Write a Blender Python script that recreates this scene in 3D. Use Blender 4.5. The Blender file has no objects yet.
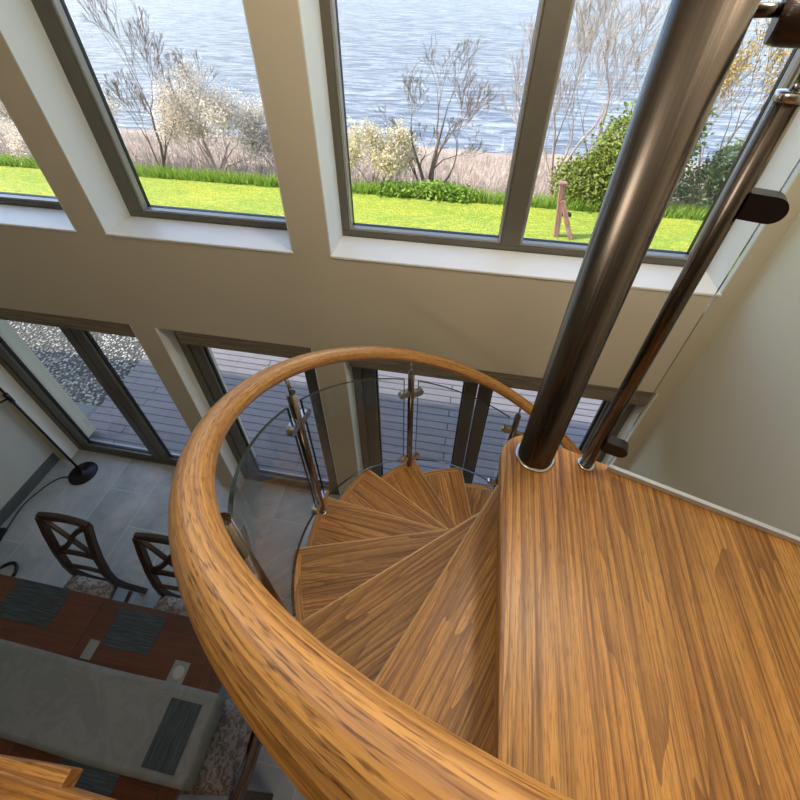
import bpy, bmesh, math, random
from math import sin, cos, pi, radians
from mathutils import Vector, Matrix

S = bpy.context.scene
COL = S.collection
random.seed(7)

# ------------------------------------------------------------------ helpers
class MB:
    """Collects vertices, faces and uvs (u along the grain, in metres) and links them as ONE mesh object."""
    def __init__(s):
        s.v, s.f, s.uv, s.sm = [], [], [], []
    def face(s, idx, uvs=None, smooth=False):
        s.f.append(tuple(idx)); s.uv.append(uvs); s.sm.append(smooth)
    def box(s, x0, x1, y0, y1, z0, z1, grain='x', bevel=0.0):
        b = len(s.v)
        P = [(x0,y0,z0),(x1,y0,z0),(x1,y1,z0),(x0,y1,z0),(x0,y0,z1),(x1,y0,z1),(x1,y1,z1),(x0,y1,z1)]
        s.v += P
        for q in ((3,2,1,0),(4,5,6,7),(0,1,5,4),(1,2,6,5),(2,3,7,6),(3,0,4,7)):
            uv = []
            for i in q:
                x, y, z = P[i]
                if grain == 'x': uv.append((x, y + z))
                elif grain == 'y': uv.append((y, x + z))
                else: uv.append((z, x + y))
            s.face([b+i for i in q], uv)
        return s
    def tube(s, pts, rad, n=12, caps=True, smooth=True, flat=1.0, up=None):
        """Swept tube along pts; rad a number or one per point."""
        pts = [Vector(p) for p in pts]; m = len(pts); b = len(s.v)
        if not hasattr(rad, '__len__'): rad = [rad]*m
        L = [0.0]
        for i in range(1, m): L.append(L[-1] + (pts[i]-pts[i-1]).length)
        nrm = None
        for i, p in enumerate(pts):
            t = (pts[min(i+1,m-1)] - pts[max(i-1,0)]).normalized()
            if nrm is None:
                a = up or (Vector((0,0,1)) if abs(t.z) < .9 else Vector((1,0,0)))
                nrm = (a - t*a.dot(t)).normalized()
            else:
                nrm = (nrm - t*nrm.dot(t)).normalized()
            bi = t.cross(nrm)
            for k in range(n):
                a = 2*pi*k/n
                s.v.append(tuple(p + rad[i]*(nrm*cos(a) + bi*sin(a)*flat)))
        for i in range(m-1):
            for k in range(n):
                k2 = (k+1) % n
                r = rad[i]*2*pi/n
                s.face((b+i*n+k, b+i*n+k2, b+(i+1)*n+k2, b+(i+1)*n+k),
                       [(L[i],k*r),(L[i],(k+1)*r),(L[i+1],(k+1)*r),(L[i+1],k*r)], smooth)
        if caps:
            s.face([b+k for k in range(n)][::-1]); s.face([b+(m-1)*n+k for k in range(n)])
        return s
    def cyl(s, x, y, z0, z1, r, n=32):
        return s.tube([(x,y,z0),(x,y,z1)], r, n)
    def lathe(s, x, y, prof, n=32):
        b = len(s.v); m = len(prof)
        for r, z in prof:
            for k in range(n):
                a = 2*pi*k/n; s.v.append((x+r*cos(a), y+r*sin(a), z))
        for i in range(m-1):
            for k in range(n):
                k2 = (k+1)%n
                s.face((b+i*n+k,b+i*n+k2,b+(i+1)*n+k2,b+(i+1)*n+k),None,True)
        s.face([b+k for k in range(n)][::-1]); s.face([b+(m-1)*n+k for k in range(n)])
        return s
    def prism(s, poly, z0, z1, grain=0.0):
        """Polygon (counter-clockwise, xy) extruded; grain = direction angle of the grain."""
        b = len(s.v); n = len(poly); c, q = cos(grain), sin(grain)
        U = [(x*c+y*q, -x*q+y*c) for x, y in poly]
        s.v += [(x,y,z0) for x,y in poly] + [(x,y,z1) for x,y in poly]
        s.face([b+n+i for i in range(n)], [U[i] for i in range(n)])
        s.face([b+i for i in range(n)][::-1], [U[i] for i in range(n)][::-1])
        for i in range(n):
            j = (i+1)%n
            s.face((b+i,b+j,b+n+j,b+n+i), [U[i],U[j],(U[j][0],U[j][1]+z1-z0),(U[i][0],U[i][1]+z1-z0)])
        return s
    def sweep_rect(s, pts, w, h, up=(0,0,1), ws=None):
        """Rectangular bar along pts, w across, h along 'up'."""
        pts=[Vector(p) for p in pts]; m=len(pts); b=len(s.v); up=Vector(up); L=0.0
        for i,p in enumerate(pts):
            t=(pts[min(i+1,m-1)]-pts[max(i-1,0)]).normalized()
            sd=t.cross(up).normalized(); u2=sd.cross(t).normalized()
            k = ws[i] if ws else 1
            for a,c in ((-1,-1),(1,-1),(1,1),(-1,1)):
                s.v.append(tuple(p+sd*(a*w/2*k)+u2*(c*h/2*k)))
        for i in range(m-1):
            l0=L; L+= (pts[i+1]-pts[i]).length
            for k in range(4):
                k2=(k+1)%4
                s.face((b+i*4+k,b+i*4+k2,b+i*4+4+k2,b+i*4+4+k),[(l0,k*.05),(l0,k*.05+.05),(L,k*.05+.05),(L,k*.05)])
        s.face((b+3,b+2,b+1,b)); e=b+(m-1)*4; s.face((e,e+1,e+2,e+3))
        return s
    def build(s, name, mat, parent=None, bevel=0.0, loc=None, seg=2):
        me = bpy.data.meshes.new(name)
        me.from_pydata(s.v, [], s.f)
        uvl = me.uv_layers.new(name='UVMap')
        li = 0
        flat = []
        for f, uv in zip(s.f, s.uv):
            if uv is None:
                for i in f:
                    x,y,z = s.v[i]; flat += [x+z, y+z]
            else:
                for u in uv: flat += [u[0],u[1]]
        uvl.data.foreach_set('uv', flat)
        me.polygons.foreach_set('use_smooth', s.sm)
        me.materials.append(mat)
        me.update()
        o = bpy.data.objects.new(name, me); COL.objects.link(o)
        if parent is not None: o.parent = parent
        if loc is not None: o.location = loc
        if bevel:
            md = o.modifiers.new('Bevel','BEVEL'); md.width = bevel; md.segments = seg; md.limit_method='ANGLE'; md.angle_limit=radians(40)
            md.harden_normals = False
        return o

def tag(o, label, cat, group=None, kind=None):
    o['label']=label; o['category']=cat
    if group: o['group']=group
    if kind: o['kind']=kind
    return o
def empty(name, loc=(0,0,0), rz=0.0):
    o = bpy.data.objects.new(name, None); COL.objects.link(o); o.location=loc; o.rotation_euler=(0,0,rz); o.empty_display_size=.1
    return o
def struct(o, label, cat):
    return tag(o, label, cat, kind='structure')
def copy_tree(o, parent=None):
    c = o.copy(); COL.objects.link(c); c.parent = parent
    for ch in list(o.children): copy_tree(ch, c)
    return c

# ------------------------------------------------------------------ materials
class NT:
    def __init__(s, name):
        s.m = bpy.data.materials.new(name); s.m.use_nodes=True
        s.t = s.m.node_tree; s.n = s.t.nodes; s.b = s.n['Principled BSDF']
    def add(s, typ, **kw):
        n = s.n.new(typ)
        for k,v in kw.items():
            if k in n.inputs.keys(): n.inputs[k].default_value = v
            else: setattr(n,k,v)
        return n
    def link(s,a,b): s.t.links.new(a,b)
    def math(s,op,a,b=None,c=None):
        n=s.n.new('ShaderNodeMath'); n.operation=op
        for i,x in enumerate((a,b,c)):
            if x is None: continue
            if hasattr(x,'links'): s.link(x,n.inputs[i])
            else: n.inputs[i].default_value=x
        return n.outputs[0]
    def mix(s,f,a,b,blend='MIX'):
        n=s.n.new('ShaderNodeMix'); n.data_type='RGBA'; n.blend_type=blend
        for i,x in ((0,f),(6,a),(7,b)):
            if hasattr(x,'links'): s.link(x,n.inputs[i])
            else: n.inputs[i].default_value = x if i==0 else (*x,1)
        return n.outputs[2]
    def ramp(s,f,stops):
        n=s.n.new('ShaderNodeValToRGB'); e=n.color_ramp.elements
        while len(e)<len(stops): e.new(.5)
        for el,(p,c) in zip(e,stops):
            el.position=p; el.color=(*c,1) if hasattr(c,'__len__') else (c,c,c,1)
        s.link(f,n.inputs[0]); return n.outputs[0]
    def bump(s,h,strength=.3,dist=.01):
        n=s.n.new('ShaderNodeBump'); n.inputs['Strength'].default_value=strength; n.inputs['Distance'].default_value=dist
        s.link(h,n.inputs['Height']); s.link(n.outputs[0],s.b.inputs['Normal'])
    def noise(s,vec,scale,detail=3,rough=.55,dist=0):
        n=s.add('ShaderNodeTexNoise'); n.inputs['Scale'].default_value=scale; n.inputs['Detail'].default_value=detail
        n.inputs['Roughness'].default_value=rough; n.inputs['Distortion'].default_value=dist
        s.link(vec,n.inputs['Vector']); return n.outputs[0]
    def vscale(s,vec,sc):
        n=s.add('ShaderNodeVectorMath',operation='MULTIPLY'); s.link(vec,n.inputs[0]); n.inputs[1].default_value=sc; return n.outputs[0]
    def out(s): return s.m

def plain(name, col, rough=.5, metal=0.0, noise=0.0, nscale=8):
    k=NT(name); k.b.inputs['Roughness'].default_value=rough; k.b.inputs['Metallic'].default_value=metal
    if noise:
        tc=k.add('ShaderNodeTexCoord')
        f=k.noise(tc.outputs['Object'],nscale,4)
        c=k.mix(f,[c*(1-noise) for c in col],[min(1,c*(1+noise)) for c in col]); k.link(c,k.b.inputs['Base Color'])
    else: k.b.inputs['Base Color'].default_value=(*col,1)
    return k.out()

def wood(name, light, mid, dark, stave=.09, rough=.32, ring=26., contrast=1.0, fine=1.0, coat=.0, tonev=.26):
    """Oiled timber: staves glued side by side, each with its own tone, cathedral rings and fine pores along U."""
    k=NT(name)
    uv=k.add('ShaderNodeTexCoord').outputs['UV']
    oi=k.add('ShaderNodeObjectInfo').outputs['Random']
    sep=k.add('ShaderNodeSeparateXYZ'); k.link(uv,sep.inputs[0])
    U,Vv=sep.outputs[0],sep.outputs[1]
    off=k.math('MULTIPLY',oi,37.0)
    row=k.math('FLOOR',k.math('DIVIDE',Vv,stave))
    wn=k.add('ShaderNodeTexWhiteNoise',noise_dimensions='2D')
    cb=k.add('ShaderNodeCombineXYZ'); k.link(row,cb.inputs[0]); k.link(off,cb.inputs[1]); k.link(cb.outputs[0],wn.inputs['Vector'])
    rnd=wn.outputs['Value']
    uo=k.math('ADD',U,k.math('MULTIPLY_ADD',rnd,9.0,off))
    vo=k.math('ADD',Vv,k.math('MULTIPLY',rnd,3.7))
    vec=k.add('ShaderNodeCombineXYZ'); k.link(uo,vec.inputs[0]); k.link(vo,vec.inputs[1]); vec=vec.outputs[0]
    warp=k.noise(k.vscale(vec,(.75,7.,1)),1.0,2,.45)
    ringv=k.math('MULTIPLY_ADD',vo,ring,k.math('MULTIPLY',warp,9.0))
    rings=k.math('FRACT',ringv)
    rings=k.math('POWER',rings,2.2)
    streak=k.noise(k.vscale(vec,(1.5,120.,1)),1.0,4,.62)
    pores=k.noise(k.vscale(vec,(26.,400.,1)),1.0,2,.6)
    pores=k.ramp(pores,[(.52,0.0),(.66,1.0)])
    broad=k.noise(k.vscale(vec,(.9,7.,1)),1.0,2,.5)
    c=k.mix(k.ramp(broad,[(.3,0.0),(.7,1.0)]),light,mid)
    c=k.mix(k.math('MULTIPLY',rings,.55*contrast),c,dark)
    c=k.mix(k.math('MULTIPLY',k.ramp(streak,[(.46,0.0),(.64,1.0)]),.68*contrast),c,dark)
    c=k.mix(k.math('MULTIPLY',pores,.5*fine),c,[d*.6 for d in dark])
    br=k.math('ADD',k.math('MULTIPLY_ADD',rnd,.30,.74),k.math('MULTIPLY',k.math('FRACT',k.math('MULTIPLY',oi,91.7)),tonev))
    cc=k.add('ShaderNodeHueSaturation'); k.link(c,cc.inputs['Color']); k.link(br,cc.inputs['Value'])
    k.link(cc.outputs[0],k.b.inputs['Base Color'])
    r=k.math('MULTIPLY_ADD',streak,.22,rough-.1); k.link(r,k.b.inputs['Roughness'])
    k.b.inputs['Coat Weight'].default_value=coat; k.b.inputs['Coat Roughness'].default_value=.3
    h=k.math('ADD',k.math('MULTIPLY',streak,.6),k.math('MULTIPLY',pores,-.5))
    k.bump(h,.18,.002)
    return k.out()

M={}
M['oak']=wood('oiled_oak',(.70,.345,.085),(.52,.22,.042),(.17,.055,.010),stave=.085,rough=.38,coat=.12,contrast=1.22)
M['oak_rail']=wood('oak_rail',(.74,.39,.11),(.58,.265,.06),(.22,.078,.014),stave=.07,rough=.34,ring=90.,contrast=1.0,fine=1.7,coat=.25)
M['dark_wood']=wood('dark_stained_wood',(.062,.030,.014),(.045,.021,.010),(.018,.008,.005),stave=.3,rough=.35,ring=30.)
M['table_wood']=wood('mahogany_table',(.125,.036,.010),(.095,.026,.008),(.040,.011,.005),stave=.11,rough=.3,ring=18.,contrast=.7,coat=.15)
M['lintel']=wood('weathered_lintel',(.27,.225,.16),(.20,.16,.11),(.08,.062,.042),stave=.13,rough=.8,ring=20.)

M['oak_highlight']=wood('oak_edge_highlight',(.80,.50,.20),(.68,.39,.13),(.36,.17,.05),stave=.2,rough=.3,contrast=.6,coat=.3)  # pale tone paints the window highlight on the tread nosings
def steel(nm='brushed_steel',g=1.0):
    k=NT(nm); k.b.inputs['Metallic'].default_value=1.0
    oc=k.add('ShaderNodeTexCoord').outputs['Object']
    f=k.noise(k.vscale(oc,(240.,240.,3.)),1.0,2)
    gn=k.noise(k.vscale(oc,(9.,9.,4.)),1.0,3)
    g0=g; c=k.mix(f,[g0*v for v in (.085,.072,.06)],[g0*v for v in (.165,.142,.12)]); c=k.mix(k.math('MULTIPLY',gn,.5),c,[g0*v for v in (.085,.055,.036)])
    k.link(c,k.b.inputs['Base Color'])
    k.link(k.math('MULTIPLY_ADD',f,.12,.20),k.b.inputs['Roughness'])
    return k.out()
M['steel']=steel(); M['baluster_steel']=steel('baluster_steel',2.1)
M['chrome']=plain('polished_steel',(.58,.56,.53),.2,1.0)
M['dark_metal']=plain('dark_satin_metal',(.03,.026,.024),.4,.6)
def paint(name,col):
    k=NT(name); k.b.inputs['Roughness'].default_value=.75
    oc=k.add('ShaderNodeTexCoord').outputs['Object']
    f=k.noise(oc,1.3,3); c=k.mix(f,[x*.95 for x in col],[x*1.04 for x in col]); k.link(c,k.b.inputs['Base Color'])
    k.bump(k.noise(oc,180,2),.05,.002)
    return k.out()
M['wall']=paint('stone_painted_plaster',(.57,.505,.385))
M['wall_cool']=paint('pale_painted_plaster',(.52,.53,.49))
M['wall_right']=paint('warm_grey_plaster',(.60,.585,.50))
M['sill']=plain('white_gloss_sill',(.80,.79,.76),.35,0,.03,5)
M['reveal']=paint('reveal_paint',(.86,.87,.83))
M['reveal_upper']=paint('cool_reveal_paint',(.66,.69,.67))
M['back_paint']=paint('dimming_back_paint',(.20,.185,.165))  # unseen back wall, coloured dark to dim the steel's reflections
M['ceiling']=paint('ceiling_paint',(.72,.71,.68))
M['frame']=plain('bronze_window_frame',(.105,.096,.072),.38,0,.1,20)
M['gasket']=plain('black_gasket',(.006,.006,.007),.45)
M['bead']=plain('pale_outer_bead',(.62,.62,.62),.3,0)
M['bead_grey']=plain('grey_glazing_bead',(.30,.29,.27),.25,.3)
M['skirting']=plain('grey_skirting',(.10,.105,.105),.5,0,.1,10)
M['black']=plain('black_plastic',(.006,.005,.006),.35)
M['lamp_base']=plain('dark_lamp_base',(.016,.011,.015),.35,.4,.2,60)

def glass(name,tint=(.97,.985,.98),refl=1.0):
    k=NT(name); k.n.remove(k.b)
    tr=k.add('ShaderNodeBsdfTransparent'); tr.inputs[0].default_value=(*tint,1)
    gl=k.add('ShaderNodeBsdfGlossy'); gl.inputs['Roughness'].default_value=.02
    lw=k.add('ShaderNodeFresnel'); lw.inputs['IOR'].default_value=1.45
    mx=k.add('ShaderNodeMixShader'); ge=k.add('ShaderNodeNewGeometry'); k.link(k.math('MULTIPLY_ADD',ge.outputs['Backfacing'],1/1.45-1.45,1.45),lw.inputs['IOR']); k.link(k.math('MULTIPLY',lw.outputs[0],refl),mx.inputs[0]); k.link(tr.outputs[0],mx.inputs[1]); k.link(gl.outputs[0],mx.inputs[2])
    k.link(mx.outputs[0],k.n['Material Output'].inputs[0])
    return k.out()
M['glass']=glass('window_glass',refl=.6)
M['bal_glass']=glass('balustrade_glass',(.94,.96,.95),refl=.55)
M['glass_edge']=plain('glass_edge',(.02,.035,.03),.1)

def tiles():
    k=NT('slate_floor_tiles'); 
    oc=k.add('ShaderNodeTexCoord').outputs['Object']
    sp=k.add('ShaderNodeSeparateXYZ'); k.link(oc,sp.inputs[0])
    cb=k.add('ShaderNodeCombineXYZ'); k.link(k.math('ADD',sp.outputs[1],8*.63-.62),cb.inputs[0]); k.link(k.math('ADD',sp.outputs[0],3.244+.43*10),cb.inputs[1])
    bt=k.add('ShaderNodeTexBrick'); k.link(cb.outputs[0],bt.inputs['Vector'])
    bt.inputs['Scale'].default_value=1; bt.inputs['Brick Width'].default_value=.63; bt.inputs['Row Height'].default_value=.43
    bt.inputs['Mortar Size'].default_value=.004; bt.inputs['Mortar Smooth'].default_value=.1; bt.inputs['Bias'].default_value=0
    bt.inputs['Color1'].default_value=(.0,.0,.0,1); bt.inputs['Color2'].default_value=(1,1,1,1); bt.inputs['Mortar'].default_value=(.5,.5,.5,1)
    tone=bt.outputs['Color']
    n1=k.noise(oc,3.,6,.62,.6); n2=k.noise(oc,22.,4,.6)
    c=k.mix(tone,(.30,.34,.34),(.44,.475,.47))
    c=k.mix(k.ramp(n1,[(.35,0.),(.7,1.)]),c,(.58,.58,.55)); c=k.mix(k.math('MULTIPLY',n2,.35),c,(.17,.20,.205))
    c=k.mix(bt.outputs['Fac'],c,(.55,.55,.52))
    k.link(c,k.b.inputs['Base Color'])
    k.link(k.math('MULTIPLY_ADD',n2,.2,.24),k.b.inputs['Roughness'])
    k.bump(k.math('SUBTRACT',k.math('MULTIPLY',n1,.5),bt.outputs['Fac']),.25,.004)
    return k.out()
M['tiles']=tiles()
def deckm():
    k=NT('grey_deck_boards'); oc=k.add('ShaderNodeTexCoord').outputs['Object']
    sp=k.add('ShaderNodeSeparateXYZ'); k.link(oc,sp.inputs[0])
    bt=k.add('ShaderNodeTexBrick'); k.link(oc,bt.inputs['Vector'])
    bt.inputs['Scale'].default_value=1; bt.inputs['Brick Width'].default_value=2.4; bt.inputs['Row Height'].default_value=.1
    bt.inputs['Mortar Size'].default_value=.007; bt.inputs['Color1'].default_value=(.12,.105,.115,1); bt.inputs['Color2'].default_value=(.165,.148,.158,1); bt.inputs['Mortar'].default_value=(.03,.028,.03,1)
    g=k.noise(k.vscale(oc,(3.,90.,1)),1.,4,.6)
    c=k.mix(k.ramp(g,[(.35,0.),(.7,1.)]),bt.outputs['Color'],(.22,.195,.20))
    c=k.mix(bt.outputs['Fac'],c,(.035,.032,.034))
    k.link(c,k.b.inputs['Base Color']); k.b.inputs['Roughness'].default_value=.6
    k.bump(k.math('SUBTRACT',k.math('MULTIPLY',g,.4),bt.outputs['Fac']),.5,.01)
    return k.out()
M['deck']=deckm()
def gravelm():
    k=NT('pale_gravel'); oc=k.add('ShaderNodeTexCoord').outputs['Object']
    v=k.add('ShaderNodeTexVoronoi'); v.inputs['Scale'].default_value=26; k.link(oc,v.inputs['Vector'])
    sp=k.add('ShaderNodeSeparateXYZ'); k.link(v.outputs['Color'],sp.inputs[0])
    c=k.ramp(sp.outputs[0],[(0,(.16,.15,.14)),(.5,(.42,.39,.34)),(1,(.72,.69,.62))])
    e=k.ramp(v.outputs['Distance'],[(.25,1.),(.62,0.)])
    c=k.mix(e,(.05,.045,.04),c); k.link(c,k.b.inputs['Base Color']); k.b.inputs['Roughness'].default_value=.85
    k.bump(e,1.,.03)
    return k.out()
M['gravel']=gravelm()
def lawnm():
    k=NT('mown_lawn'); oc=k.add('ShaderNodeTexCoord').outputs['Object']
    n1=k.noise(k.vscale(oc,(.5,1.3,1)),1.2,5,.6); n2=k.noise(k.vscale(oc,(1.,.6,1.)),26,3,.7); n3=k.noise(k.vscale(oc,(1.,3.,1)),2.2,4,.7)
    c=k.mix(k.ramp(n1,[(.32,0.),(.68,1.)]),(.17,.26,.02),(.36,.36,.03))
    c=k.mix(k.ramp(n3,[(.45,0.),(.7,.8)]),c,(.20,.30,.03))
    c=k.mix(k.ramp(n2,[(.45,0.),(.6,.75)]),c,(.10,.17,.010)); n4=k.noise(k.vscale(oc,(2.,7.,1)),3.5,4,.7); c=k.mix(k.ramp(n4,[(.5,0.),(.62,.6)]),c,(.46,.41,.06))
    k.link(c,k.b.inputs['Base Color']); k.b.inputs['Roughness'].default_value=.9
    k.bump(n2,.8,.03)
    return k.out()
M['lawn']=lawnm()
def bankm():
    k=NT('dry_bank'); oc=k.add('ShaderNodeTexCoord').outputs['Object']
    n1=k.noise(oc,1.1,6,.65); n2=k.noise(oc,14,4,.7)
    c=k.ramp(n1,[(.3,(.30,.23,.17)),(.5,(.50,.40,.33)),(.7,(.60,.52,.45))])
    c=k.mix(k.ramp(n2,[(.4,0.),(.62,1.)]),c,(.20,.15,.10)); k.link(c,k.b.inputs['Base Color']); k.b.inputs['Roughness'].default_value=.95
    k.bump(n2,1.,.06)
    return k.out()
M['bank']=bankm()
def lakem():
    k=NT('rippled_lake'); oc=k.add('ShaderNodeTexCoord').outputs['Object']
    a=k.noise(k.vscale(oc,(.45,2.0,1)),1.0,6,.68,.7)
    b=k.noise(k.vscale(oc,(.09,.33,1)),1.0,3,.5)
    d=k.noise(k.vscale(oc,(1.5,5.,1)),1.0,3,.6)
    h=k.math('ADD',k.math('ADD',a,k.math('MULTIPLY',b,1.2)),k.math('MULTIPLY',d,.22))
    c=k.mix(k.ramp(a,[(.42,0.),(.57,1.)]),(.09,.13,.22),(.34,.38,.46)); k.link(c,k.b.inputs['Base Color'])  # ripple shade and sky sheen put into the water colour
    k.b.inputs['Roughness'].default_value=.12; k.b.inputs['IOR'].default_value=1.33
    k.bump(h,1.0,.55)
    return k.out()
M['lake']=lakem()
def leafm(name,c1,c2,trans=.3):
    k=NT(name); oc=k.add('ShaderNodeTexCoord').outputs['Object']
    f=k.noise(oc,9.,2); g=k.noise(oc,60.,1)
    c=k.mix(k.ramp(k.math('MULTIPLY_ADD',f,.6,k.math('MULTIPLY',g,.4)),[(.35,0.),(.65,1.)]),c1,c2)
    k.link(c,k.b.inputs['Base Color']); k.b.inputs['Roughness'].default_value=.6
    tl=k.add('ShaderNodeBsdfTranslucent'); k.link(c,tl.inputs[0])
    mx=k.add('ShaderNodeMixShader'); mx.inputs[0].default_value=trans
    k.link(k.b.outputs[0],mx.inputs[1]); k.link(tl.outputs[0],mx.inputs[2]); k.link(mx.outputs[0],k.n['Material Output'].inputs[0])
    return k.out()
M['bark']=plain('dark_bark',(.17,.125,.10),.9,0,.3,12)
M['bark_pale']=plain('pale_bark',(.36,.29,.24),.9,0,.25,12)
M['twig_pink']=plain('pinkish_twigs',(.44,.34,.29),.9,0,.25,6)
M['blossom']=leafm('cream_blossom',(.66,.57,.46),(.82,.75,.66))
M['pale_leaf']=leafm('pale_spring_leaf',(.60,.52,.28),(.78,.70,.50))
M['evergreen']=leafm('evergreen_leaf',(.055,.10,.018),(.30,.34,.045),.25)
M['laurel']=leafm('grey_green_leaf',(.09,.13,.06),(.28,.33,.13),.25)
M['autumn']=leafm('golden_leaf',(.42,.36,.06),(.55,.30,.10),.3)
M['verge']=leafm('verge_grass',(.14,.28,.02),(.38,.50,.09),.35)
M['seat']=None
def fabric(name,c1,c2,sc):
    k=NT(name); oc=k.add('ShaderNodeTexCoord').outputs['Object']
    f=k.noise(oc,sc,3,.6,1.5); c=k.mix(k.ramp(f,[(.44,0.),(.56,1.)]),c1,c2); k.link(c,k.b.inputs['Base Color']); k.b.inputs['Roughness'].default_value=.85
    k.bump(k.noise(oc,400,1),.2,.002)
    return k.out()
M['seat']=fabric('patterned_seat_fabric',(.32,.28,.25),(.14,.115,.10),26)
M['runner']=fabric('grey_linen',(.21,.215,.195),(.185,.19,.17),7)
def matm():
    k=NT('dark_teal_weave'); oc=k.add('ShaderNodeTexCoord').outputs['Object']
    w=k.noise(k.vscale(oc,(6.,110.,1)),1.0,3,.6)
    c=k.mix(k.ramp(w,[(.4,0.),(.65,1.)]),(.018,.028,.030),(.060,.078,.082)); k.link(c,k.b.inputs['Base Color']); k.b.inputs['Roughness'].default_value=.5
    k.bump(w,.3,.003)
    return k.out()
M['mat']=matm()
M['coaster']=plain('grey_coaster',(.20,.22,.20),.35,0,.1,40)
M['coaster_ring']=plain('pale_ring',(.34,.35,.32),.4)
M['post_wood']=wood('weathered_post',(.44,.25,.21),(.34,.16,.13),(.12,.05,.04),stave=.3,rough=.8)

# ------------------------------------------------------------------ dimensions (metres; floor z=0, landing z=2.79)
YW=1.785; YF=1.995; YO=2.18           # wall face, frame face, outer wall face
XL=-4.0; XR=1.22; YB=-5.0; ZC=5.6
ZL=2.79; RISE=.2055; DPH=.4041; PH0=-1.6203
CX,CY=.2726,.7751; RR=.8183; RT=.832
OPEN=[(-3.88,-2.145),(-1.965,-.888),(-.69,1.135)]
ZS=2.785; ZT=5.1; ZD=2.112           # sill, window head, door-opening head

# ------------------------------------------------------------------ the room
floor=MB().box(XL-.2,XR+.2,YB-.2,2.05,-.15,0).build('floor',M['tiles']); struct(floor,'grey slate tiled floor in staggered rectangular tiles','floor')
w=MB()
xs=[XL-.2]+[a for o in OPEN for a in o]+[XR+.25]
w.box(xs[0],xs[-1],YW,YO,ZD,ZS-.012)                        # band between doors and windows
for i in (0,2,4,6): w.box(xs[i],xs[i+1],YW,YO,0,ZD); w.box(xs[i],xs[i+1],YW,YO,ZS-.012,ZT)
w.box(xs[0],xs[-1],YW,YO,ZT,ZC)
wall_front=w.build('wall_front',M['wall']); struct(wall_front,'beige painted wall between the lake windows and the terrace doors','wall')
struct(MB().box(XL-.2,XL,YB-.2,YW,0,ZC).build('wall_left',M['wall_cool']),'pale blue-grey wall beside the floor lamp','wall')
struct(MB().box(XR,XR+.25,YB-.2,YW,0,ZC).build('wall_right',M['wall_right']),'pale grey-green wall beyond the landing guard glass','wall')
struct(MB().box(XL-.2,XR+.25,YB-.2,YB,0,ZC).build('wall_back',M['back_paint']),'unseen wall, darkened to dim reflections, closing the far side of the gallery','wall')
struct(MB().box(XL-.2,XR+.25,YB-.2,YO,ZC,ZC+.2).build('ceiling',M['ceiling']),'white ceiling high above the stairwell','ceiling')

# the house goes on beyond the left wall; unseen, added to shade the deck
struct(MB().box(-14,XL-.2,-5.2,YO,0,5.8).build('wall_outer_left',M['wall_cool']),'unseen outer wing wall added to shade the deck','wall')
# skirting along the left wall
struct(MB().box(XL,XL+.018,-3.,YW-.02,0,.12).build('baseboard_left',M['skirting'],bevel=.004),'grey skirting board below the pale blue-grey wall','skirting')
# reveals: pale paint skins on the opening sides, white sills
def window(n,x0,x1,mull,label):
    root=empty('window_%d'%n,((x0+x1)/2,YF,ZS)); struct(root,label,'window'); ox,oy,oz=root.location
    def P(m,name,mat,bev=0,par=None): 
        o=m.build(name,mat,par or root,bevel=bev)
        if par is None: o.location=(-ox,-oy,-oz)
        return o
    P(MB().box(x0,x1,YW-.006,YF,ZS-.012,ZS+.002),'window_sill',M['sill'],.003)
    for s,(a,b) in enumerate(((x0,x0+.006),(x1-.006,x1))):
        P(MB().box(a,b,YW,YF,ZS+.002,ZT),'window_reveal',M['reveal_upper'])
    f=MB(); fw=.075
    f.box(x0,x1,YF,YF+.08,ZS,ZS+.034); f.box(x0,x1,YF,YF+.08,ZT-.08,ZT)
    jl=.095 if n==2 else .044
    f.box(x0,x0+jl,YF,YF+.08,ZS+.034,ZT-.08); f.box(x1-fw,x1,YF,YF+.08,ZS+.034,ZT-.08)
    edges=[x0+jl]
    if mull is not None:
        f.box(mull-.047,mull+.047,YF-.004,YF+.08,ZS+.031,ZT-.08); edges+=[mull-.047,mull+.047]
    edges.append(x1-fw)
    P(f,'window_frame',M['frame'],.006)
    g=MB(); bd=MB(); gl=MB()
    for i in range(0,len(edges),2):
        a,b=edges[i],edges[i+1]; z0,z1=ZS+.034,ZT-.08; e=.014
        y=YF+.045
        g.box(a,b,y,y+.02,z0,z0+e); g.box(a,a+e,y,y+.02,z0+e,z1); g.box(b-e,b,y,y+.02,z0+e,z1)
        gl.box(a+e,b-e,y+.006,y+.012,z0+e,z1)
        q=.013; bd.box(a,b,YF+.006,y-.001,z0,z0+q); bd.box(a,a+q,YF+.006,y-.001,z0+q,z1); bd.box(b-q,b,YF+.006,y-.001,z0+q,z1)
    P(bd,'glazing_bead',M['bead_grey'],.003)
    P(g,'glazing_gasket',M['gasket']); P(gl,'window_pane',M['glass'])
    P(MB().box(x0,x1,YF+.08,YO+.05,ZS-.10,ZS-.04),'outer_sill',M['frame'],.004)
window(1,*OPEN[0],None,'upper bronze framed window nearest the pale blue-grey wall')
window(2,*OPEN[1],None,'narrow upper window looking on the cream blossom bush')
window(3,*OPEN[2],.197,'wide two-light upper window behind the steel newel post')

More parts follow.
